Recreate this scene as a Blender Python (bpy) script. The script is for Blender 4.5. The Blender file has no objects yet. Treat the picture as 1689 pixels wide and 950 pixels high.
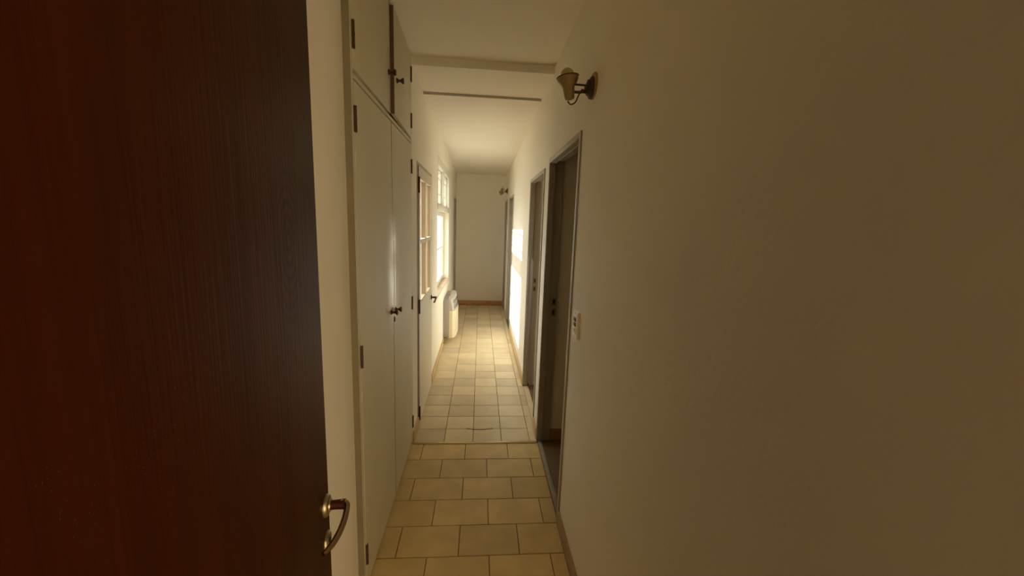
import bpy, bmesh, math, random
from mathutils import Vector, Matrix
random.seed(7)
S = bpy.context.scene
C = S.collection

# ------------------------------------------------------------------ camera
F_PX, YAW, PITCH, ROLL, CAM_H = 656.03, 0.0831, 0.1625, 0.0356, 1.6
fwd = Vector((math.sin(YAW)*math.cos(PITCH), math.cos(YAW)*math.cos(PITCH), -math.sin(PITCH)))
rgt = Vector((math.cos(YAW), -math.sin(YAW), 0)); upv = rgt.cross(fwd)
r2 = math.cos(ROLL)*rgt + math.sin(ROLL)*upv; u2 = -math.sin(ROLL)*rgt + math.cos(ROLL)*upv
cam_d = bpy.data.cameras.new('camera'); cam = bpy.data.objects.new('camera', cam_d); C.objects.link(cam)
cam_d.sensor_fit = 'HORIZONTAL'; cam_d.sensor_width = 36.0; cam_d.lens = F_PX/1689*36.0
cam_d.clip_start = 0.01; cam_d.clip_end = 200
cam.matrix_world = Matrix(((r2.x, u2.x, -fwd.x, 0), (r2.y, u2.y, -fwd.y, 0), (r2.z, u2.z, -fwd.z, CAM_H), (0, 0, 0, 1)))
S.camera = cam

# ------------------------------------------------------------------ sky, sun, exposure
SKY_STRENGTH, SUN_STRENGTH, EXPOSURE = 1.0, 1.3, 2.95
w = bpy.data.worlds.new('sky'); S.world = w; w.use_nodes = True
bg = w.node_tree.nodes['Background']; bg.inputs[0].default_value = (1.0, 0.98, 0.94, 1); bg.inputs[1].default_value = SKY_STRENGTH
sun_d = bpy.data.lights.new('sun', 'SUN'); sun = bpy.data.objects.new('sun', sun_d); C.objects.link(sun)
sun_d.energy = SUN_STRENGTH; sun_d.angle = 0.0093; sun_d.color = (1, 0.985, 0.95)
sun.location = (-8, 5, 6)
sun.rotation_euler = Vector((1.0, -0.05, -0.64)).to_track_quat('-Z', 'Y').to_euler()
S.view_settings.view_transform = 'Standard'; S.view_settings.look = 'None'
S.view_settings.exposure = EXPOSURE; S.view_settings.gamma = 1.0; S.view_settings.use_curve_mapping = False
cy = S.cycles
cy.max_bounces = 16; cy.diffuse_bounces = 10; cy.glossy_bounces = 4; cy.transparent_max_bounces = 12
cy.caustics_reflective = False; cy.caustics_refractive = False; cy.use_denoising = True
cy.sample_clamp_indirect = 8.0
def portal(name, loc, sy, sz, d_=(1, 0, 0)):         # sampling guide for the daylight openings; gives off no light itself
    d = bpy.data.lights.new(name, 'AREA'); d.shape = 'RECTANGLE'; d.size = sz; d.size_y = sy; d.cycles.is_portal = True
    o = bpy.data.objects.new(name, d); C.objects.link(o); o.location = loc
    o.rotation_euler = Vector(d_).to_track_quat('-Z', 'Y').to_euler()
portal('window_portal', (-0.60, 5.07, 1.51), 1.5, 1.5)
portal('door_portal', (-0.60, 3.36, 1.44), 0.8, 1.0)
portal('back_room_portal', (.86, -1.36, 1.2), .9, 2.4, (0, 1, 0))  # for the opening added behind the camera as fill

# ------------------------------------------------------------------ materials
def lin(c): return tuple(((v/255)/12.92 if v/255 <= .04045 else ((v/255+.055)/1.055)**2.4) for v in c)
MATS = {}
def mat(name, col, rough=0.6, metal=0.0, var=0.0, vscale=4.0, bump=0.0, bscale=60.0, stretch=(1, 1, 1), objvar=0.0, coat=0.0, spec=0.5):
    m = bpy.data.materials.new(name); m.use_nodes = True; nt = m.node_tree; N = nt.nodes; L = nt.links
    b = N['Principled BSDF']; b.inputs['Base Color'].default_value = (*col, 1)
    b.inputs['Roughness'].default_value = rough; b.inputs['Metallic'].default_value = metal
    b.inputs['Coat Weight'].default_value = coat; b.inputs['Coat Roughness'].default_value = 0.15
    b.inputs['Specular IOR Level'].default_value = spec
    tc = N.new('ShaderNodeTexCoord'); mp = N.new('ShaderNodeMapping'); mp.inputs['Scale'].default_value = stretch
    L.new(tc.outputs['Object'], mp.inputs[0])
    last = None
    if var > 0:
        n = N.new('ShaderNodeTexNoise'); n.inputs['Scale'].default_value = vscale; n.inputs['Detail'].default_value = 6
        L.new(mp.outputs[0], n.inputs[0])
        mr = N.new('ShaderNodeMapRange'); mr.inputs[1].default_value = .25; mr.inputs[2].default_value = .75
        mr.inputs[3].default_value = 1-var; mr.inputs[4].default_value = 1+var; L.new(n.outputs[0], mr.inputs[0]); last = mr.outputs[0]
    if objvar > 0:
        oi = N.new('ShaderNodeObjectInfo'); mr2 = N.new('ShaderNodeMapRange')
        mr2.inputs[3].default_value = 1-objvar; mr2.inputs[4].default_value = 1+objvar*.6; L.new(oi.outputs['Random'], mr2.inputs[0])
        if last is None: last = mr2.outputs[0]
        else:
            mu = N.new('ShaderNodeMath'); mu.operation = 'MULTIPLY'; L.new(last, mu.inputs[0]); L.new(mr2.outputs[0], mu.inputs[1]); last = mu.outputs[0]
    if last is not None:
        vm = N.new('ShaderNodeVectorMath'); vm.operation = 'SCALE'; vm.inputs[0].default_value = col
        L.new(last, vm.inputs['Scale']); L.new(vm.outputs[0], b.inputs['Base Color'])
    if bump > 0:
        n2 = N.new('ShaderNodeTexNoise'); n2.inputs['Scale'].default_value = bscale; n2.inputs['Detail'].default_value = 5
        L.new(mp.outputs[0], n2.inputs[0]); bp = N.new('ShaderNodeBump'); bp.inputs['Strength'].default_value = bump
        bp.inputs['Distance'].default_value = 0.004; L.new(n2.outputs[0], bp.inputs['Height']); L.new(bp.outputs[0], b.inputs['Normal'])
    MATS[name] = m
    return m
mat('wall_paint', (0.87, 0.825, 0.73), 0.75, var=.03, vscale=2.2, bump=.22, bscale=85, spec=.3)
mat('ceiling_paint', (0.87, 0.825, 0.74), 0.8, var=.03, vscale=1.6, bump=.15, bscale=50, spec=.2)
mat('beam_paint', (0.80, 0.76, 0.66), 0.8, bump=.2, spec=.2)
mat('cupboard_paint', (0.62, 0.57, 0.44), 0.52, var=.04, vscale=3, bump=.10, bscale=9, stretch=(1, 1, .35))
mat('frame_paint', (0.42, 0.385, 0.32), 0.45, var=.05, vscale=8)
mat('door_cream', (0.70, 0.64, 0.51), 0.45, var=.04, vscale=5)
mat('window_white', (0.80, 0.78, 0.70), 0.4, var=.03, vscale=6)
mat('side_shade_brown', (0.24, 0.20, 0.13), 0.7, var=.1)  # brown that carries the shade of the cupboard's near side
mat('raw_wood_edge', (0.13, 0.065, 0.028), 0.6, var=.2, vscale=20, stretch=(1, 1, .1))
mat('bar_wood', (0.36, 0.25, 0.15), 0.5, var=.15, vscale=20, stretch=(1, 1, .1))
mat('near_tile', (0.70, 0.52, 0.23), 0.42, var=.13, vscale=7, bump=.10, bscale=25, objvar=.13)
mat('far_tile', (0.74, 0.62, 0.42), 0.45, var=.08, vscale=7, bump=.08, bscale=25, objvar=.14)
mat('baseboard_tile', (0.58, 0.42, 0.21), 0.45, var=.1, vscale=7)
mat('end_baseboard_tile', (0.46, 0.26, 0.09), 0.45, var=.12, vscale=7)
mat('shaded_baseboard_tile', (0.36, 0.24, 0.10), 0.5, var=.12, vscale=7)  # skirting tan darkened, dim foreground light painted into its colour
mat('grout', (0.22, 0.15, 0.075), 0.9, var=.2, vscale=30)
mat('brass_strip', (0.55, 0.42, 0.20), 0.35, metal=.6)
mat('grey_stone', (0.34, 0.29, 0.22), 0.6, var=.15, vscale=20)
mat('dark_floor', (0.20, 0.12, 0.055), 0.5, var=.15, vscale=6)
mat('bronze', (0.10, 0.055, 0.03), 0.38, metal=.7)
mat('dark_iron', (0.075, 0.045, 0.025), 0.5, metal=.3)
mat('handle_metal', (0.42, 0.30, 0.19), 0.26, metal=1.0)
mat('handle_neck', (0.16, 0.06, 0.04), 0.3, metal=.8)
mat('rosette_metal', (0.36, 0.29, 0.18), 0.35, metal=.9)
mat('black', (0.012, 0.010, 0.008), 0.6)
mat('shade_metal', (0.36, 0.26, 0.12), 0.4, metal=.35, var=.08)
mat('bulb_glass', (0.50, 0.42, 0.20), 0.15)
mat('oak_disc', (0.45, 0.29, 0.11), 0.5, var=.15, vscale=12, stretch=(1, 1, .3))
mat('plate_plastic', (0.92, 0.89, 0.80), 0.30)
mat('switch_brown', (0.14, 0.09, 0.04), 0.4)
mat('heater_case', (0.40, 0.36, 0.33), 0.5, var=.05)
mat('heater_grille', (0.50, 0.47, 0.42), 0.45)
mat('heater_cream', (0.80, 0.72, 0.54), 0.4)
mat('sill_tile', (0.60, 0.47, 0.33), 0.5, var=.15, vscale=9)
mat('patio_stone', (0.30, 0.28, 0.25), 0.9, var=.1, vscale=3)
mat('patio_wall', (0.42, 0.41, 0.39), 0.9, var=.05)
mat('back_room_wall', (0.08, 0.065, 0.05), 0.9)
def worn(name, yc):                                  # cupboard paint rubbed glossy around the knobs
    m = mat(name, (0.62, 0.57, 0.44), 0.52, var=.04, vscale=3, bump=.12, bscale=9, stretch=(1, 1, .35))
    nt = m.node_tree; N = nt.nodes; L = nt.links; b = N['Principled BSDF']
    tc = N.new('ShaderNodeTexCoord'); mp = N.new('ShaderNodeMapping'); mp.vector_type = 'TEXTURE'
    mp.inputs['Location'].default_value = (0, yc, 1.32); mp.inputs['Scale'].default_value = (1, .16, .36); L.new(tc.outputs['Object'], mp.inputs[0])
    ln = N.new('ShaderNodeVectorMath'); ln.operation = 'LENGTH'; L.new(mp.outputs[0], ln.inputs[0])
    mr = N.new('ShaderNodeMapRange'); mr.inputs[1].default_value = .4; mr.inputs[2].default_value = 1.0; mr.inputs[3].default_value = .24; mr.inputs[4].default_value = .52
    L.new(ln.outputs['Value'], mr.inputs[0]); L.new(mr.outputs[0], b.inputs['Roughness'])
worn('worn_paint_left', .594); worn('worn_paint_right', -.568)
# varnished mahogany of the foreground door
def wood():
    m = mat('mahogany', (0.07, 0.02, 0.008), 0.42, coat=.0, spec=.05)
    m.node_tree.nodes['Principled BSDF'].inputs['Specular Tint'].default_value = (1, .72, .48, 1)
    nt = m.node_tree; N = nt.nodes; L = nt.links; b = N['Principled BSDF']
    tc = N.new('ShaderNodeTexCoord'); mp = N.new('ShaderNodeMapping'); mp.inputs['Scale'].default_value = (5, 5, .5); mp.inputs['Location'].default_value = (2.35, 0, 1.3); L.new(tc.outputs['Object'], mp.inputs[0])
    n1 = N.new('ShaderNodeTexNoise'); n1.inputs['Scale'].default_value = 1.6; n1.inputs['Detail'].default_value = 8; n1.inputs['Distortion'].default_value = .6; L.new(mp.outputs[0], n1.inputs[0])
    mp2 = N.new('ShaderNodeMapping'); mp2.inputs['Scale'].default_value = (60, 60, 1.4); L.new(tc.outputs['Object'], mp2.inputs[0])
    n2 = N.new('ShaderNodeTexNoise'); n2.inputs['Scale'].default_value = 2.5; n2.inputs['Detail'].default_value = 6; L.new(mp2.outputs[0], n2.inputs[0])
    cr = N.new('ShaderNodeValToRGB'); e = cr.color_ramp.elements
    e[0].position = .18; e[0].color = (0.013, 0.0018, 0.0005, 1); e[1].position = .84; e[1].color = (0.075, 0.0155, 0.003, 1)
    ad = N.new('ShaderNodeMath'); ad.operation = 'MULTIPLY_ADD'; ad.inputs[1].default_value = .30; L.new(n2.outputs[0], ad.inputs[0])
    sc = N.new('ShaderNodeMath'); sc.operation = 'MULTIPLY'; sc.inputs[1].default_value = .78; L.new(n1.outputs[0], sc.inputs[0]); L.new(sc.outputs[0], ad.inputs[2])
    L.new(ad.outputs[0], cr.inputs[0]); L.new(cr.outputs[0], b.inputs['Base Color'])
    bp = N.new('ShaderNodeBump'); bp.inputs['Strength'].default_value = .25; bp.inputs['Distance'].default_value = .003; L.new(n2.outputs[0], bp.inputs['Height']); L.new(bp.outputs[0], b.inputs['Normal'])
    # little pale scuffs and specks
    vo = N.new('ShaderNodeTexVoronoi'); mp3 = N.new('ShaderNodeMapping'); mp3.inputs['Scale'].default_value = (85, 85, 34); L.new(tc.outputs['Object'], mp3.inputs[0]); L.new(mp3.outputs[0], vo.inputs['Vector'])
    n3 = N.new('ShaderNodeTexNoise'); n3.inputs['Scale'].default_value = 4; L.new(tc.outputs['Object'], n3.inputs[0])
    lt = N.new('ShaderNodeMath'); lt.operation = 'LESS_THAN'; lt.inputs[1].default_value = .085; L.new(vo.outputs['Distance'], lt.inputs[0])
    mk = N.new('ShaderNodeMapping'); mk.vector_type = 'TEXTURE'; mk.inputs['Location'].default_value = (.62, 0, 1.50); mk.inputs['Scale'].default_value = (.13, 1, .20); L.new(tc.outputs['Object'], mk.inputs[0])
    lk = N.new('ShaderNodeVectorMath'); lk.operation = 'LENGTH'; L.new(mk.outputs[0], lk.inputs[0])
    mrk = N.new('ShaderNodeMapRange'); mrk.inputs[1].default_value = 0; mrk.inputs[2].default_value = 1.2; mrk.inputs[3].default_value = .44; mrk.inputs[4].default_value = .60; L.new(lk.outputs['Value'], mrk.inputs[0])
    gt = N.new('ShaderNodeMath'); gt.operation = 'GREATER_THAN'; L.new(n3.outputs[0], gt.inputs[0]); L.new(mrk.outputs[0], gt.inputs[1])
    # growth rings of a knot
    kk = N.new('ShaderNodeMapping'); kk.vector_type = 'TEXTURE'; kk.inputs['Location'].default_value = (.635, 0, 1.56); kk.inputs['Scale'].default_value = (.075, 1, .13); L.new(tc.outputs['Object'], kk.inputs[0])
    kl = N.new('ShaderNodeVectorMath'); kl.operation = 'LENGTH'; L.new(kk.outputs[0], kl.inputs[0])
    ks = N.new('ShaderNodeMath'); ks.operation = 'MULTIPLY'; ks.inputs[1].default_value = 38; L.new(kl.outputs['Value'], ks.inputs[0])
    kn = N.new('ShaderNodeMath'); kn.operation = 'SINE'; L.new(ks.outputs[0], kn.inputs[0])
    km = N.new('ShaderNodeMapRange'); km.inputs[1].default_value = .5; km.inputs[2].default_value = 1.1; km.inputs[3].default_value = .20; km.inputs[4].default_value = 0; L.new(kl.outputs['Value'], km.inputs[0])
    kp = N.new('ShaderNodeMath'); kp.operation = 'MULTIPLY_ADD'; L.new(kn.outputs[0], kp.inputs[0]); L.new(km.outputs[0], kp.inputs[1]); L.new(ad.outputs[0], kp.inputs[2]); L.new(kp.outputs[0], cr.inputs[0])
    mu = N.new('ShaderNodeMath'); mu.operation = 'MULTIPLY'; L.new(lt.outputs[0], mu.inputs[0]); L.new(gt.outputs[0], mu.inputs[1])
    mx = N.new('ShaderNodeMix'); mx.data_type = 'RGBA'; L.new(mu.outputs[0], mx.inputs['Factor']); L.new(cr.outputs[0], mx.inputs['A']); mx.inputs['B'].default_value = (.26, .12, .055, 1)
    L.new(mx.outputs['Result'], b.inputs['Base Color'])
wood()
def glass():
    m = bpy.data.materials.new('pane_glass'); m.use_nodes = True; nt = m.node_tree; N = nt.nodes; L = nt.links
    N.remove(N['Principled BSDF']); out = N['Material Output']
    t = N.new('ShaderNodeBsdfTransparent'); t.inputs[0].default_value = (.94, .96, .94, 1)
    g = N.new('ShaderNodeBsdfGlossy'); g.inputs['Roughness'].default_value = .02
    fr = N.new('ShaderNodeFresnel'); fr.inputs[0].default_value = 1.45
    mx = N.new('ShaderNodeMixShader'); 
    ge = N.new('ShaderNodeNewGeometry'); iv = N.new('ShaderNodeMath'); iv.operation = 'SUBTRACT'; iv.inputs[0].default_value = 1; L.new(ge.outputs['Backfacing'], iv.inputs[1])
    mm = N.new('ShaderNodeMath'); mm.operation = 'MULTIPLY'; L.new(fr.outputs[0], mm.inputs[0]); L.new(iv.outputs[0], mm.inputs[1]); L.new(mm.outputs[0], mx.inputs[0]); L.new(t.outputs[0], mx.inputs[1]); L.new(g.outputs[0], mx.inputs[2])
    L.new(mx.outputs[0], out.inputs[0]); MATS['pane_glass'] = m
    a = bpy.data.materials.new('fill_light_glass'); a.use_nodes = True; N = a.node_tree.nodes; N.remove(N['Principled BSDF'])
    t = N.new('ShaderNodeBsdfTransparent'); t.inputs[0].default_value = (1.0, .88, .66, 1); a.node_tree.links.new(t.outputs[0], N['Material Output'].inputs[0]); MATS['fill_light_glass'] = a  # tint added to warm the fill light from behind the camera
glass()

# ------------------------------------------------------------------ mesh helpers
def box(bm, x0, x1, y0, y1, z0, z1, bev=0.0):
    v = [bm.verts.new(p) for p in ((x0,y0,z0),(x1,y0,z0),(x1,y1,z0),(x0,y1,z0),(x0,y0,z1),(x1,y0,z1),(x1,y1,z1),(x0,y1,z1))]
    f = [bm.faces.new([v[i] for i in q]) for q in ((3,2,1,0),(4,5,6,7),(0,1,5,4),(1,2,6,5),(2,3,7,6),(3,0,4,7))]
    if bev > 0:
        es = list({e for q in f for e in q.edges})
        bmesh.ops.bevel(bm, geom=es, offset=bev, segments=2, profile=.5, affect='EDGES')
def lathe(bm, prof, M, n=24, close=True):
    rings = []
    for r, z in prof:
        if r < 1e-6: rings.append([bm.verts.new(M @ Vector((0, 0, z)))])
        else: rings.append([bm.verts.new(M @ Vector((r*math.cos(2*math.pi*i/n), r*math.sin(2*math.pi*i/n), z))) for i in range(n)])
    for a, b in zip(rings, rings[1:]):
        for i in range(n):
            j = (i+1) % n
            if len(a) == 1 and len(b) == 1: continue
            if len(a) == 1: bm.faces.new((a[0], b[j], b[i]))
            elif len(b) == 1: bm.faces.new((a[i], a[j], b[0]))
            else: bm.faces.new((a[i], a[j], b[j], b[i]))
    if close:
        if len(rings[0]) > 1: bm.faces.new(list(reversed(rings[0])))
        if len(rings[-1]) > 1: bm.faces.new(rings[-1])
def tube(bm, pts, rads, n=10):
    pts = [Vector(p) for p in pts]
    if not isinstance(rads, (list, tuple)): rads = [rads]*len(pts)
    rings = []; ref = None
    for i, p in enumerate(pts):
        t = (pts[min(i+1, len(pts)-1)]-pts[max(i-1, 0)]).normalized()
        if ref is None: ref = t.orthogonal().normalized()
        ref = (ref - t*ref.dot(t)).normalized(); b = t.cross(ref)
        rings.append([bm.verts.new(p + rads[i]*(math.cos(2*math.pi*k/n)*ref + math.sin(2*math.pi*k/n)*b)) for k in range(n)])
    for a, b in zip(rings, rings[1:]):
        for k in range(n):
            bm.faces.new((a[k], a[(k+1) % n], b[(k+1) % n], b[k]))
    bm.faces.new(list(reversed(rings[0]))); bm.faces.new(rings[-1])
def spline(pts, n=8):
    P = [Vector(p) for p in pts]; P = [2*P[0]-P[1]] + P + [2*P[-1]-P[-2]]; out = []
    for i in range(1, len(P)-2):
        for k in range(n):
            t = k/n; a, b, c, d = P[i-1:i+3]
            out.append(.5*((2*b)+(-a+c)*t+(2*a-5*b+4*c-d)*t*t+(-a+3*b-3*c+d)*t**3))
    out.append(P[-2]); return out
def extrude_poly(bm, pts, axis_fn, d0, d1):          # pts (a,b) -> axis_fn(a,b,d)
    A = [bm.verts.new(axis_fn(a, b, d0)) for a, b in pts]; B = [bm.verts.new(axis_fn(a, b, d1)) for a, b in pts]
    n = len(pts); bm.faces.new(A); bm.faces.new(list(reversed(B)))
    for i in range(n): bm.faces.new((A[(i+1) % n], A[i], B[i], B[(i+1) % n]))
def obj(name, bm, m, parent=None, smooth=False, loc=None, rot=None):
    bmesh.ops.recalc_face_normals(bm, faces=bm.faces)
    me = bpy.data.meshes.new(name); bm.to_mesh(me); bm.free(); me.materials.append(MATS[m])
    if smooth:
        me.shade_smooth()
        try: me.set_sharp_from_angle(angle=math.radians(40))
        except Exception: pass
    o = bpy.data.objects.new(name, me); C.objects.link(o)
    if parent: o.parent = parent
    if loc: o.location = loc
    if rot: o.rotation_euler = rot
    return o
def bx(name, dims, m, parent=None, bev=0.0):
    bm = bmesh.new(); box(bm, *dims, bev); return obj(name, bm, m, parent, smooth=bev > 0)
def boxes(name, lst, m, parent=None, bev=0.0):
    bm = bmesh.new()
    for d in lst: box(bm, *d, bev)
    return obj(name, bm, m, parent, smooth=bev > 0)
def tag(o, label, cat=None, group=None, kind=None):
    o['label'] = label
    if cat: o['category'] = cat
    if group: o['group'] = group
    if kind: o['kind'] = kind
    return o
def struct(o, label): return tag(o, label, kind='structure')
def empty(name, loc=(0, 0, 0), rz=0.0):
    o = bpy.data.objects.new(name, None); C.objects.link(o); o.location = loc; o.rotation_euler = (0, 0, rz); o.empty_display_size = .05
    return o

# ------------------------------------------------------------------ dimensions (metres, camera over the origin, corridor along +Y)
XL, XR, YE, YT = -0.457, 0.456, 7.58, 2.70
ZC, ZS, ZE = 2.613, 2.56, 2.455
XO = -0.575                                           # outer face of the left wall
XRO = 0.545                                          # far face of the right wall
D1, D2, D3, D4 = (1.915, 2.712, 2.0), (2.962, 3.726, 1.965), (5.70, 6.48, 1.965), (7.02, 7.52, 1.965)
FW = 0.03                                            # frame width
WY0, WY1, WZ0, WZ1, WZT = 4.31, 5.83, 0.76, 2.262, 1.735
LD0, LD1, LDZ = 2.935, 3.785, 2.005
FD0, FD1, FDZ = 6.88, 7.50, 1.985

# ------------------------------------------------------------------ floor and its tiles
floor = struct(bx('floor', (-2.6, 2.7, -1.5, 7.8, -.12, -.004), 'grout'), 'tiled corridor floor, larger tiles in front of the brass strip, smaller ones behind')
def tile(x0, x1, y0, y1, m, g=.0022):
    bm = bmesh.new(); a, b, c, d = x0+g, x1-g, y0+g, y1-g; e = .0016; dz = random.uniform(-.0006, .0006)
    lo = [bm.verts.new(p) for p in ((a,c,-.008),(b,c,-.008),(b,d,-.008),(a,d,-.008))]
    mi = [bm.verts.new((p.co.x, p.co.y, -.0016+dz)) for p in lo]
    hi = [bm.verts.new(p) for p in ((a+e,c+e,dz),(b-e,c+e,dz),(b-e,d-e,dz),(a+e,d-e,dz))]
    bm.faces.new(hi)
    for r, s in ((lo, mi), (mi, hi)):
        for i in range(4): bm.faces.new((r[i], r[(i+1) % 4], s[(i+1) % 4], s[i]))
    return obj('tile', bm, m, floor)
XA, XB = XL-.02, XR
for k in range(14):
    y1 = YT-.2*k; y0 = y1-.2
    if y1 < 0.05: break
    off = -.074 if k % 2 == 0 else .076
    xs = [XA-.001] + [x for x in [off+.3*i for i in range(-3, 4)] if XA+.015 < x < XB-.015] + [XB]
    for a, b in zip(xs, xs[1:]): tile(a, b, y0, y1, 'near_tile')
RP = .2033
cols = [XL] + [-.0225+.2115*i for i in range(-2, 3) if XL+.02 < -.0225+.2115*i < XR-.02] + [XR]
k = 0
while YT+RP*k < YE-.02:
    y0 = YT+RP*k+(.012 if k == 0 else 0); y1 = min(YT+RP*(k+1), YE)
    for a, b in zip(cols, cols[1:]): tile(a, b, y0, y1, 'far_tile')
    k += 1
tag(bx('threshold_strip', (XL, XR-.012, YT-.012, YT+.012, -.004, .006), 'brass_strip', floor, .002), 'worn brass strip between the two tile patterns')

bm = bmesh.new(); tube(bm, spline([(-.075, YT+.206, .0012), (-.03, YT+.192, .0014), (.03, YT+.186, .0012), (.09, YT+.192, .0014), (.128, YT+.205, .0012)], 5), .0022, 6)
tag(obj('crack', bm, 'black', floor), 'dark curved crack across one floor tile')
# ------------------------------------------------------------------ walls
wl = struct(boxes('wall_left', [
    (-1.1, XL, 2.72, 2.76, 0, 2.70), (XO, XL, 2.76, LD0, 0, 2.70), (XO, XL, LD0, LD1, LDZ, 2.70), (XO, XL, LD1, WY0, 0, 2.70),
    (XO, XL, WY0, WY1, 0, WZ0), (XO, XL, WY0, WY1, WZ1, 2.70), (XO, XL, WY1, FD0, 0, 2.70), (XO, XL, FD0, FD1, FDZ, 2.70), (XO, XL, FD1, 7.7, 0, 2.70)],
    'wall_paint'), 'cream plastered left wall of the corridor')
struct(bx('wall_left_near', (-1.1, -.482, -.15, 1.507, 0, 2.70), 'wall_paint'), 'cream wall between the wooden door and the cupboard')
struct(bx('wall_left_niche', (-1.1, -1.0, 1.510, 2.72, 0, 2.70), 'wall_paint'), 'wall behind the built-in cupboard')
def right_pieces():
    out = []; y = -.03
    for (a, b, z) in (D1, D2, D3, D4):
        out += [(XR, XRO, y, a-FW, 0, 2.70), (XR, XRO, a-FW, b+FW, z+FW, 2.70)]; y = b+FW
    return out + [(XR, XRO, y, 7.7, 0, 2.70)]
wr = struct(boxes('wall_right', right_pieces(), 'wall_paint'), 'cream plastered right wall of the corridor, dim in the foreground')
struct(bx('wall_end', (XO, XRO, YE, YE+.12, 0, 2.70), 'wall_paint'), 'plain cream wall closing the far end of the corridor')
struct(boxes('wall_back', [(-1.1, -.245, -.15, -.03, 0, 2.70), (-.245, XR, -.15, -.03, 2.06, 2.70), (XR, 2.3, -.15, -.03, 0, 2.70)], 'wall_paint'), 'wall around the doorway behind the viewer')
struct(boxes('wall_back_room', [(-1.2, -1.1, -1.4, -.15, 0, 2.7), (2.2, 2.3, -1.4, -.03, 0, 2.7), (-1.2, .42, -1.4, -1.3, 0, 2.7), (1.30, 2.3, -1.4, -1.3, 0, 2.7),
    (.42, 1.30, -1.4, -1.3, 0, .06), (.42, 1.30, -1.4, -1.3, 2.35, 2.7)], 'back_room_wall'), 'walls of the room behind the viewer, with an opening added to light the foreground')
wb = struct(bx('added_fill_window', (.42, 1.30, -1.36, -1.355, .06, 2.35), 'fill_light_glass'), 'unseen warm-tinted glass added behind the viewer to light the foreground')  # added out of view so sky light reaches the near walls
bm = bmesh.new(); box(bm, -2.6, 2.7, -1.5, 2.75, ZC, 2.80)
struct(obj('ceiling', bm, 'ceiling_paint'), 'higher cream plaster ceiling over the cupboard and the foreground'); bm = bmesh.new()
extrude_poly(bm, [(2.75, ZS), (7.75, ZE), (7.75, 2.80), (2.75, 2.80)], lambda a, b, d: (d, a, b), -1.1, 2.7)
struct(obj('ceiling_far', bm, 'ceiling_paint'), 'lower cream plaster ceiling beyond the beam')
struct(bx('trim_1', (XL, XR, 2.742, 2.752, ZS, ZC), 'beam_paint'), 'grey edge of the beam crossing the ceiling beyond the cupboard')
struct(bx('trim_2', (XL+.004, XR-.012, 3.236, 3.250, ZS-.026, ZS+.01), 'frame_paint', bev=.003), 'thin strip crossing the ceiling behind the beam')
# side rooms behind the two open doorways
struct(boxes('wall_side_room_1', [(XRO, 2.7, 2.742, 2.932, 0, 2.70), (2.6, 2.7, .3, 2.742, 0, 2.70), (XRO, 2.7, .2, .3, 0, 2.70)], 'wall_paint'), 'walls of the dark room behind the nearest doorway')
struct(boxes('wall_side_room_2', [(XRO, 2.7, 3.756, 3.9, 0, 2.70), (2.6, 2.7, 2.932, 3.756, 0, 2.70)], 'wall_paint'), 'walls of the small room behind the second doorway')
struct(bx('floor_side_room', (XR+.028, 2.6, .3, 3.756, -.004, -.001), 'dark_floor'), 'dark brown floor of the side rooms')
struct(bx('baseboard_side_room', (XRO, 2.6, 2.730, 2.742, 0, .085), 'end_baseboard_tile'), 'brown tile skirting inside the nearest side room')

# ------------------------------------------------------------------ baseboards
def base(name, lst, m, label):
    return struct(boxes(name, lst, m, bev=.002), label)
BH = .085
base('baseboard_left', [(XL, XL+.012, 2.715, LD0, 0, BH), (XL, XL+.012, LD1, FD0, 0, BH)], 'baseboard_tile', 'tan tile skirting along the left wall')
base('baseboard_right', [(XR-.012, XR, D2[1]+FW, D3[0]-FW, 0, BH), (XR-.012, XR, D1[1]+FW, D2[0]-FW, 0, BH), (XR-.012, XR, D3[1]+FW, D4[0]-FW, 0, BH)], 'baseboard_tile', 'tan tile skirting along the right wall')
base('baseboard_right_near', [(XR-.012, XR, -.02, D1[0]-FW-.002, 0, BH)], 'shaded_baseboard_tile', 'tile skirting in the right foreground, its tan darkened for the dim light')
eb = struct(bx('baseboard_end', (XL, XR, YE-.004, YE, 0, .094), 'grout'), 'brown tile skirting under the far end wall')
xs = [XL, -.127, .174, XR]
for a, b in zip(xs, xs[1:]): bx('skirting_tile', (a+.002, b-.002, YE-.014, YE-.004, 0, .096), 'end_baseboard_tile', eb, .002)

# ------------------------------------------------------------------ doorways of the right wall
def doorway(name, D, label, strikes=False, leaf=None):
    y0, y1, z = D
    t = struct(empty(name, (XR, (y0+y1)/2, 0)), label); ox, oy = XR, (y0+y1)/2
    def part(n, lst, m, bev=.0015): return boxes(n, [(a-ox, b-ox, c-oy, d-oy, e, f) for a, b, c, d, e, f in lst], m, t, bev)
    fx, fs, fb = XR-.008, XR+.030, XRO+.004
    part('jamb', [(fx, fs, y0-FW, y0, 0, z+FW), (fs, fb, y0-FW, y0-.012, 0, z+FW), (fs-.004, fs+.004, y0-.012, y0+.003, 0, z)], 'frame_paint')
    j = part('jamb', [(fx, fs, y1, y1+FW, 0, z+FW), (fs, fb, y1+.012, y1+FW, 0, z+FW), (fs-.004, fs+.004, y1-.003, y1+.012, 0, z)], 'frame_paint')
    part('head', [(fx, fs, y0, y1, z, z+FW), (fs, fb, y0, y1, z+.012, z+FW), (fs-.004, fs+.004, y0, y1, z-.003, z+.012)], 'frame_paint')
    if strikes:
        for zz in (1.061, .983):
            s = bx('strike_plate', (fs+.026-ox, fs+.056-ox, y1+.010-oy, y1+.0125-oy, zz-.028, zz+.028), 'rosette_metal', j)
            bx('strike_hole', (fs+.034-ox, fs+.048-ox, y1+.0085-oy, y1+.0102-oy, zz-.016, zz+.016), 'black', j)
    if leaf:
        part('leaf', [(fs+.004, fs+.040, y0-.010, y1+.010, .006, z+.010)], leaf, .002)
    return t
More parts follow.
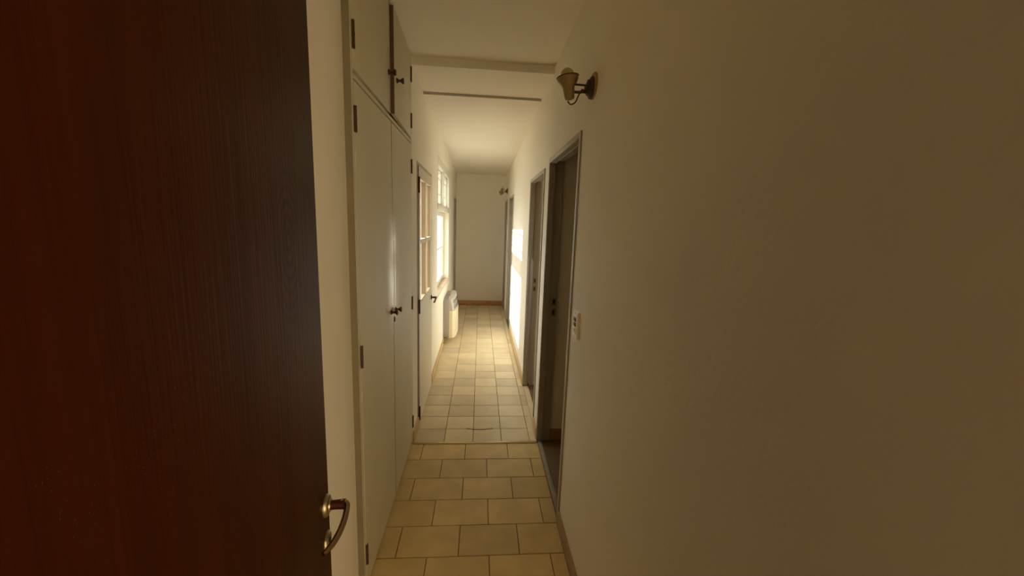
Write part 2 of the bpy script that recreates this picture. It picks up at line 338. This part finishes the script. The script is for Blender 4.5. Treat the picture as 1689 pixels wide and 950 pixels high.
d1 = doorway('door_2', D1, 'nearest open doorway on the right, grey metal frame with strike plates', strikes=True)
bx('threshold', (.002, .030, D1[0]-(D1[0]+D1[1])/2, D1[1]-(D1[0]+D1[1])/2, -.003, .006), 'grey_stone', d1, .002)
d2 = doorway('door_3', D2, 'second doorway on the right, grey frame chipped at the foot', strikes=True)
bx('threshold', (.0, .048, D2[0]-(D2[0]+D2[1])/2, D2[1]-(D2[0]+D2[1])/2, -.003, .001), 'far_tile', d2)
oy = (D2[0]+D2[1])/2
for a, b, z in ((-.006, .010, .022), (.016, .027, .016), (.040, .058, .030)):
    bm = bmesh.new(); extrude_poly(bm, [(a, .0), (b, .0), (b-.003, z*.6), ((a+b)/2, z), (a+.002, z*.5)], lambda p, q, d: (p, d, q), D2[1]-oy-.0012+(.0115 if a > .03 else 0), D2[1]-oy+.002+(.0115 if a > .03 else 0)); obj('paint_chip', bm, 'raw_wood_edge', d2)
doorway('door_4', D3, 'grey framed door just past the patch of sunlight', leaf='frame_paint')
doorway('door_5', D4, 'brown door at the far right end under the small lamp', leaf='raw_wood_edge')

# far left door, seen edge on
t = struct(empty('door_6', (XL, (FD0+FD1)/2, 0)), 'narrow dull door on the left beside the far end wall')
q = (FD1-FD0)/2
boxes('frame', [(-.09, .006, -q, -q+.03, 0, FDZ), (-.09, .006, q-.03, q, 0, FDZ), (-.09, .006, -q, q, FDZ-.03, FDZ)], 'frame_paint', t, .002)
bx('leaf', (-.085, -.045, -q+.03, q-.03, .005, FDZ-.03), 'door_cream', t, .002)

# ------------------------------------------------------------------ half-glazed door in the left wall
gd = struct(empty('door_7', (XL, LD0, 0)), 'half-glazed cream door in the left wall beside the cupboard')
W = LD1-LD0
boxes('frame', [(-.06, .004, 0, .026, 0, LDZ), (-.06, .004, W-.026, W, 0, LDZ), (-.06, .004, .026, W-.026, LDZ-.022, LDZ)], 'frame_paint', gd, .002)
boxes('door_stop', [(-.06, -.037, .02, .048, 0, LDZ), (-.06, -.037, W-.046, W-.02, 0, LDZ), (-.06, -.037, .04, W-.04, LDZ-.04, LDZ), (-.118, -.037, .0, W, 0, .024)], 'frame_paint', gd)
a0, a1, zb, zt = .034, W-.032, .012, LDZ-.028; X0, X1 = -.034, .010
g0, g1, gz0, gz1, gm = a0+.075, a1-.065, .975, 1.895, 1.435
ym = (g0+g1)/2
leaf = boxes('leaf', [(X0, X1, a0, a1, zb, gz0), (X0, X1, a0, g0, gz0, gz1), (X0, X1, g1, a1, gz0, gz1), (X0, X1, a0, a1, gz1, zt)], 'door_cream', gd)
bx('edge_strip', (X0+.001, X1-.002, a0-.0035, a0, zb, zt), 'raw_wood_edge', leaf)
for nm, d in (('glazing_bar', (X0+.004, X1-.003, ym-.014, ym+.014, gz0, gz1)), ('glazing_bar', (X0+.004, X1-.003, g0, g1, gm-.016, gm+.016))):
    b_ = bx(nm, d, 'bar_wood' if d[2] > g0 else 'door_cream', leaf)
    if d[2] > g0: bx('bar_face', (X1-.003, X1+.001, d[2], d[3], gz0, gz1), 'door_cream', leaf)
for dy in (g0, g1):                                  # putty beads against the glass
    bx('glass_bead', (X0+.012, X1-.006, dy-.002, dy+.006, gz0, gz1), 'bar_wood', leaf)
bx('glass_bead', (X0+.012, X1-.004, g0, g1, gz0-.002, gz0+.006), 'bar_wood', leaf)
for (pa, pb) in ((g0, ym-.014), (ym+.014, g1)):
    for (za, zz) in ((gz0, gm-.016), (gm+.016, gz1)): bx('pane', (-.014, -.011, pa, pb, za, zz), 'pane_glass', leaf)
for z in (1.845, .955, .10):
    bm = bmesh.new(); tube(bm, [(X1+.003, a0-.004, z-.055), (X1+.003, a0-.004, z+.055)], .007, 10); box(bm, X1-.001, X1+.002, a0-.002, a0+.022, z-.05, z+.05)
    obj('hinge', bm, 'bronze', leaf, True)
bm = bmesh.new(); lathe(bm, [(.022, 0), (.022, .006), (.012, .009)], Matrix.Translation((X1, a1-.045, .885)) @ Matrix.Rotation(math.pi/2, 4, 'Y'), 18)
tube(bm, [(X1, a1-.045, .885), (X1+.045, a1-.045, .885)], .009, 10); tube(bm, spline([(X1+.045, a1-.045, .889), (X1+.046, a1-.07, .883), (X1+.044, a1-.12, .868), (X1+.040, a1-.15, .86)], 5), .008, 10)
obj('handle', bm, 'bronze', leaf, True)

# ------------------------------------------------------------------ window in the left wall
wn = struct(empty('window_1', (XL, WY0, WZ0)), 'white window with two upper lights and deeper lower casements')
V, HU, HT = WY1-WY0, WZ1-WZ0, WZT-WZ0                # width, total height, transom height (local)
fr = boxes('window_frame', [(-.10, .003, 0, .045, HT, HU), (-.10, .003, V-.055, V, HT, HU), (-.10, .003, .045, V-.055, HU-.085, HU), (-.12, .003, 0, V, HT-.03, HT+.035)], 'window_white', wn, .003)
ym = .735
bx('mullion', (-.07, -.001, ym-.022, ym+.022, HT+.035, HU-.085), 'window_white', wn, .003)
for (a, b) in ((.045, ym-.022), (ym+.022, V-.055)):
    sash = boxes('upper_sash', [(-.062, -.035, a, a+.022, HT+.035, HU-.085), (-.062, -.035, b-.022, b, HT+.035, HU-.085), (-.062, -.035, a, b, HT+.035, HT+.062), (-.062, -.035, a, b, HU-.107, HU-.085)], 'window_white', wn, .002)
    bx('pane', (-.050, -.047, a+.02, b-.02, HT+.06, HU-.105), 'pane_glass', sash)
    for zz in (.13, .31): bx('glazing_bar', (-.054, -.044, a+.022, b-.022, HT+.035+zz-.005, HT+.035+zz+.005), 'window_white', sash)
for n_, (a, b) in enumerate(((.0, .60), (.60, V))):
    sash = boxes('casement', [(-.115, -.075, a, a+.045, .012, HT-.03), (-.115, -.075, b-.045, b, .012, HT-.03), (-.115, -.075, a+.045, b-.045, .012, .072), (-.115, -.075, a+.045, b-.045, HT-.08, HT-.03)], 'window_white', wn, .003)
    bx('pane', (-.097, -.094, a+.043, b-.043, .07, HT-.078), 'pane_glass', sash)
    bx('glazing_bar', (-.102, -.088, a+.045, b-.045, .46, .48), 'window_white', sash)
    bm = bmesh.new(); box(bm, -.077, -.066, 0.60+(-.03 if n_ == 0 else .018), 0.60+(-.018 if n_ == 0 else .03), .42, .50); obj('latch', bm, 'handle_metal', sash)
bx('window_sill', (-.118, .0035, .0, V, -.006, .012), 'sill_tile', wn, .003)

# ------------------------------------------------------------------ foreground wooden door
HX, HY = -.210, .008
ang = math.atan2(.9915, -.13)
dr = struct(empty('door_1', (HX, HY, 0), ang), 'open dark red-brown varnished wooden door filling the left foreground')
bm = bmesh.new()
extrude_poly(bm, [(0, .008), (.801, .008), (.801, 1.186), (.7975, 1.192), (.7975, 2.03), (0, 2.03)], lambda a, b, d: (a, d, b), 0, .04)
bmesh.ops.recalc_face_normals(bm, faces=bm.faces)
bmesh.ops.bevel(bm, geom=[e for e in bm.edges if e.calc_length() > .3], offset=.0035, segments=3, profile=.5, affect='EDGES')
lf = obj('leaf', bm, 'mahogany', dr, True)
def facing(x, z, y=0.0): return Matrix.Translation((x, y, z)) @ Matrix.Rotation(math.pi/2, 4, 'X')   # local +Z -> leaf normal (-Y)
hs = empty('handle', (0, 0, 0)); hs.parent = dr
RX, RZ, KZ = .768, 1.006, .922
bm = bmesh.new(); lathe(bm, [(.0225, 0), (.0225, .004), (.020, .008), (.013, .009), (.012, .012)], facing(RX, RZ), 32); obj('rosette', bm, 'rosette_metal', hs, True)
bm = bmesh.new(); tube(bm, [(RX, -.008, RZ), (RX, -.022, RZ), (RX-.001, -.040, RZ)], [.0095, .0095, .0105], 16); obj('neck', bm, 'handle_neck', hs, True)
bm = bmesh.new(); P = spline([(RX+.001, -.032, RZ+.002), (RX-.006, -.043, RZ+.001), (RX-.028, -.045, RZ-.006), (RX-.060, -.041, RZ-.013), (RX-.090, -.033, RZ-.016), (RX-.112, -.022, RZ-.016)], 6)
n = len(P); tube(bm, P, [.0090-.0030*min(1, 3*i/(n-1))-(.0022*max(0, i/(n-1)-.8)/.2) for i in range(n)], 14); obj('lever', bm, 'handle_metal', hs, True)
bm = bmesh.new(); lathe(bm, [(.0205, 0), (.0205, .003), (.018, .006), (0, .0065)], facing(RX, KZ), 32); obj('keyhole_rosette', bm, 'rosette_metal', hs, True)
bm = bmesh.new(); lathe(bm, [(.005, .0055), (.005, .0078), (0, .0078)], facing(RX, KZ+.004), 14); box(bm, RX-.0022, RX+.0022, -.0078, -.0055, KZ-.012, KZ+.003); obj('keyhole', bm, 'black', hs)
bm = bmesh.new(); lathe(bm, [(.003, -.001), (.003, .0006), (0, .0006)], facing(.787, 1.93), 10); obj('nail_hole', bm, 'black', dr)
boxes('jamb', [(-.034, -.004, -.02, .09, 0, 2.05)], 'frame_paint', dr)

# ------------------------------------------------------------------ built-in cupboard
cb = tag(empty('built_in_cupboard', (XL, 1.512, 0)), 'tall pale grey-green built-in cupboard with four doors on the left', 'cupboard')
CY = 1.512
def cy_(a): return a-CY
E1, M0, M1, E2 = 1.537, 2.124, 2.136, 2.700
ZR0, ZR1 = 2.074, 2.109
boxes('carcass', [(-.53, 0, 0, cy_(E1)-.006, 0, ZC-.001), (-.53, 0, cy_(E2)+.003, cy_(2.719), 0, ZC-.001), (-.53, -.002, cy_(E1)-.003, cy_(E2)+.003, ZR0+.010, ZR1-.007),
      (-.53, -.51, 0, cy_(2.719), 0, ZC-.001), (-.53, -.03, cy_(E1), cy_(E2), 0, .004)], 'cupboard_paint', cb)
bx('side_shade_strip', (-.05, -.0015, -.004, .0, 0, ZC-.002), 'side_shade_brown', cb)  # dark strip with the side's shade painted into its colour
def knob(parent, y, z, x=.0):
    bm = bmesh.new(); lathe(bm, [(.0125, 0), (.0125, .004), (.0065, .011), (.0055, .016), (.0075, .021), (.0145, .030), (.0145, .035), (.010, .037)], Matrix.Translation((x, y, z)) @ Matrix.Rotation(math.pi/2, 4, 'Y'), 20)
    return obj('knob', bm, 'bronze', parent, True)
def chinge(parent, y, z, s):
    bm = bmesh.new(); tube(bm, [(.004, y, z-.045), (.004, y, z+.045)], .006, 10); box(bm, -.001, .003, y, y+s*.018, z-.042, z+.042)
    tube(bm, [(.004, y, z-.002), (.004, y, z+.002)], .0068, 10)
    return obj('hinge', bm, 'bronze', parent, True)
def cdoor(y0, y1, z0, z1, hy, hs, zs, ky, kz, open_deg=0.0, label=None, warp=None):
    e = empty('door', (0, hy, 0), math.radians(open_deg)); e.parent = cb
    bm = bmesh.new()
    if warp is None: box(bm, -.018, .0015, y0-hy, y1-hy, z0, z1, .0012)
    else:                                            # board bowed outward a little where the two doors meet
        ny, nz = 40, 30; gr_ = []
        for i in range(ny+1):
            for j in range(nz+1):
                y = y0-hy+(y1-y0)*i/ny; z = z0+(z1-z0)*j/nz
                d = (y1-hy-y) if warp < 0 else (y-(y0-hy))
                bow = math.exp(-((z-1.34)/.24)**2)
                x = .0015 + bow*(.0052*max(0, 1-d/.16)**2 if warp < 0 else (.0052+.05*min(d, .03)-.0067*min(1, max(0, d-.03)/.2)))
                gr_.append(bm.verts.new((x, y, z)))
        for i in range(ny):
            for j in range(nz): k0 = i*(nz+1)+j; bm.faces.new((gr_[k0], gr_[k0+nz+1], gr_[k0+nz+2], gr_[k0+1]))
        be = list(bm.edges)
        ret = bmesh.ops.extrude_face_region(bm, geom=list(bm.faces)); vs = [v for v in ret['geom'] if isinstance(v, bmesh.types.BMVert)]
        for v in vs: v.co.x = -.018
    obj('panel', bm, {None: 'cupboard_paint', -1: 'worn_paint_left', 1: 'worn_paint_right'}[warp], e, True)
    knob(e, ky-hy, kz, .0015)
    for z in zs: chinge(e, 0, z, hs)
    if label: e['label'] = label
    return e
cdoor(cy_(E1), cy_(M0), .024, ZR0, cy_(E1)-.002, 1, (1.945, 1.06, .178), cy_(2.066), 1.118, warp=-1)
ld = cdoor(cy_(M1), cy_(E2), .024, ZR0, cy_(E2)+.002, -1, (1.935, 1.038, .17), cy_(2.166), 1.112, warp=1)
cdoor(cy_(E1), cy_(M0), ZR1+.004, ZC-.006, cy_(E1)-.002, 1, (2.223,), cy_(2.085), 2.29)
ud = cdoor(cy_(M1), cy_(E2), ZR1+.004, ZC-.006, cy_(E2)+.002, -1, (2.49, 2.215), cy_(2.20), 2.29, open_deg=1.7, label='right upper door standing slightly ajar')
bx('edge_strip', (-.017, .0008, cy_(M1)-(cy_(E2)+.002)-.002, cy_(M1)-(cy_(E2)+.002), ZR1+.005, ZC-.007), 'raw_wood_edge', ud)
bx('edge_strip', (-.017, .0008, cy_(M1)-(cy_(E2)+.002)-.002, cy_(M1)-(cy_(E2)+.002), .026, ZR0-.002), 'raw_wood_edge', ld)
bm = bmesh.new(); lathe(bm, [(.009, 0), (.009, .004), (.006, .006), (0, .006)], Matrix.Translation((.0015, cy_(2.140)-(cy_(E2)+.002), 1.062)) @ Matrix.Rotation(math.pi/2, 4, 'Y') @ Matrix.Diagonal((1.7, 1, 1, 1)), 18); obj('keyhole_plate', bm, 'bronze', ld, True)

# ------------------------------------------------------------------ wall lamps
def sconce(y, z, label, up=True, k=1.0):
    t = tag(empty('wall_lamp', (XR, y, z), math.pi), label, 'lamp', 'wall lamps on the right wall')
    RYm = Matrix.Rotation(math.pi/2, 4, 'Y')
    bm = bmesh.new(); lathe(bm, [(.052*k, 0), (.052*k, .006), (.048*k, .010)], Matrix.Translation((0, 0, .008*k)) @ RYm, 32); bp = obj('back_disc', bm, 'oak_disc', t, True)
    bm = bmesh.new(); lathe(bm, [(.044*k, .008), (.044*k, .014), (.040*k, .019), (.033*k, .021), (.030*k, .030), (.016*k, .034), (.010*k, .040)], RYm, 32); obj('mounting_disc', bm, 'dark_iron', t, True)
    sx = .108*k
    bm = bmesh.new(); tube(bm, [(.03*k, 0, .008*k), (sx-.012*k, 0, .010*k)], .0042*k, 10); tube(bm, [(.03*k, 0, -.018*k), (.05*k, 0, -.014*k), (.058*k, 0, -.020*k), (sx-.012*k, 0, -.020*k)], [.006*k, .009*k, .006*k, .005*k], 10); obj('arm', bm, 'dark_iron', t, True)
    T = Matrix.Translation((sx, 0, -.002*k)) @ (Matrix.Rotation(math.radians(9), 4, 'Y') if up else Matrix.Rotation(math.radians(165), 4, 'Y')) @ Matrix.Diagonal((k, k, k, 1))
    prof = [(.012, -.050), (.0185, -.047), (.0205, -.040), (.0225, -.020), (.0240, -.004), (.029, .006), (.037, .015), (.0425, .026), (.0440, .038), (.0420, .038), (.0405, .027), (.035, .017), (.026, .008), (.020, -.002), (0, -.003)]
    bm = bmesh.new(); lathe(bm, prof, T, 36, close=True); sh = obj('lamp_shade', bm, 'shade_metal', t, True)
    bm = bmesh.new(); R_ = [(T @ Vector((.0440*math.cos(a), .0440*math.sin(a), .038))) for a in [2*math.pi*i/40 for i in range(41)]]; tube(bm, R_, .0022*k, 8); obj('rim', bm, 'dark_iron', sh, True)
    bm = bmesh.new(); lathe(bm, [(.013, .0), (.015, .014), (.024, .030)] + [(.0275*math.cos(a), .046+.0275*math.sin(a)) for a in [math.radians(d) for d in (-30, -10, 10, 30, 50, 70)]] + [(0, .0735)], T, 24); obj('bulb', bm, 'bulb_glass', t, True)
    s = 1 if up else -1
    bm = bmesh.new(); tube(bm, spline([(sx, 0, s*-.058*k), (sx-.012*k, .004, s*-.070*k), (sx-.030*k, .006, s*-.062*k), (sx-.040*k, .004, s*-.040*k), (sx-.050*k, 0, s*-.020*k)], 6), .003*k, 8); obj('cable', bm, 'dark_iron', t, True)
    return t
sconce(1.73, 2.162, 'near wall lamp, brown metal shade tipped upward above the nearest doorway')
sconce(7.03, 2.135, 'small distant wall lamp with shade facing down beside the end wall', up=False)

# ------------------------------------------------------------------ switch and socket plate
sw = tag(empty('switch_plate', (XR, 1.757, 1.148), math.pi), 'white switch and socket plate on the right wall beside the nearest doorway', 'switch')
bx('plate', (0, .012, -.043, .043, -.0625, .0625), 'plate_plastic', sw, .002)
bx('inner_panel', (.0105, .0132, -.026, .026, -.044, .044), 'plate_plastic', sw, .001)
for z in (.024, .001):
    bx('rocker_switch', (.012, .0175, -.017, .017, z-.0085, z+.0085), 'switch_brown', sw, .0015)
so = bx('socket', (.012, .0150, -.020, .020, -.040, -.013), 'plate_plastic', sw, .001)
for y, r in ((-.008, .5), (.008, -.5)):
    bm = bmesh.new(); box(bm, .0148, .0156, -.0018, .0018, -.006, .006); o = obj('slot', bm, 'black', so); o.location = (0, y, -.024); o.rotation_euler = (r, 0, 0)
bx('slot', (.0148, .0156, -.0018, .0018, -.038, -.030), 'black', so)
for z in (.053, -.053):
    bm = bmesh.new(); lathe(bm, [(.003, 0), (.003, .001), (0, .0012)], Matrix.Translation((.012, 0, z)) @ Matrix.Rotation(math.pi/2, 4, 'Y'), 12); obj('screw', bm, 'rosette_metal', sw)

# ------------------------------------------------------------------ gas wall heater
ht = tag(empty('wall_heater', (XL, 5.06, 0)), 'cream and grey wall heater low on the left wall under the window', 'heater')
HL, H0, H1 = .72, .095, .600
bx('case', (.001, .078, 0, HL, H0, H1-.012), 'heater_case', ht, .006)
def cover(z0, z1, x_in, amp, lean=0.0, n=20):
    bm = bmesh.new(); cols_ = []
    for i in range(n+1):
        t = i/n; y = .006+t*(HL-.012); xb = x_in+amp*max(0, math.sin(math.pi*t))**.45
        cols_.append([bm.verts.new(p) for p in ((.06, y, z0), (xb, y, z0), (xb-lean*.35, y, (z0+z1)/2), (xb-lean, y, z1), (.06, y, z1))])
    for a, b in zip(cols_, cols_[1:]):
        for i in range(4): bm.faces.new((a[i], b[i], b[i+1], a[i+1]))
        bm.faces.new((a[4], b[4], b[0], a[0]))
    bm.faces.new(cols_[0]); bm.faces.new(list(reversed(cols_[-1])))
    return bm
obj('front_panel', cover(H0-.008, .448, .120, .050), 'heater_cream', ht, True)
gr = obj('grille', cover(.452, H1, .116, .050, .022), 'heater_grille', ht, True)
for i in range(11):
    t = .09+.82*i/10; y = .006+t*(HL-.012); xb = .116+.050*math.sin(math.pi*t)**.45
    bm = bmesh.new(); extrude_poly(bm, [(xb-.004, .470), (xb+.0012, .470), (xb-.0145, .580), (xb-.022, .580)], lambda a, b, d: (a, d, b), y-.011, y+.011); obj('grille_slot', bm, 'black', gr)
bm = bmesh.new(); lathe(bm, [(.024, 0), (.024, .012), (.019, .020), (0, .021)], Matrix.Translation((.045, HL*.50, H1-.012)), 22); obj('control_knob', bm, 'heater_case', ht, True)
bm = bmesh.new(); tube(bm, spline([(.02, .03, .10), (.02, -.01, .075), (.018, -.05, .055), (.012, -.09, .05)], 5), .006, 10); tube(bm, [(.004, -.09, .05), (.028, -.09, .05)], .010, 10); obj('gas_valve', bm, 'rosette_metal', ht, True)

# ------------------------------------------------------------------ the patio outside the left wall
struct(bx('floor_patio', (-14, XO, -6, 60, -.2, -.03), 'patio_stone'), 'sunlit paving outside the windows')
struct(boxes('wall_sky_block', [(-7.2, -7.0, -6, 20, -.03, 3.9)], 'patio_wall'), 'unseen patio wall, made tall to hold back low sky light from the windows')  # unseen wall, height chosen to block low sky light
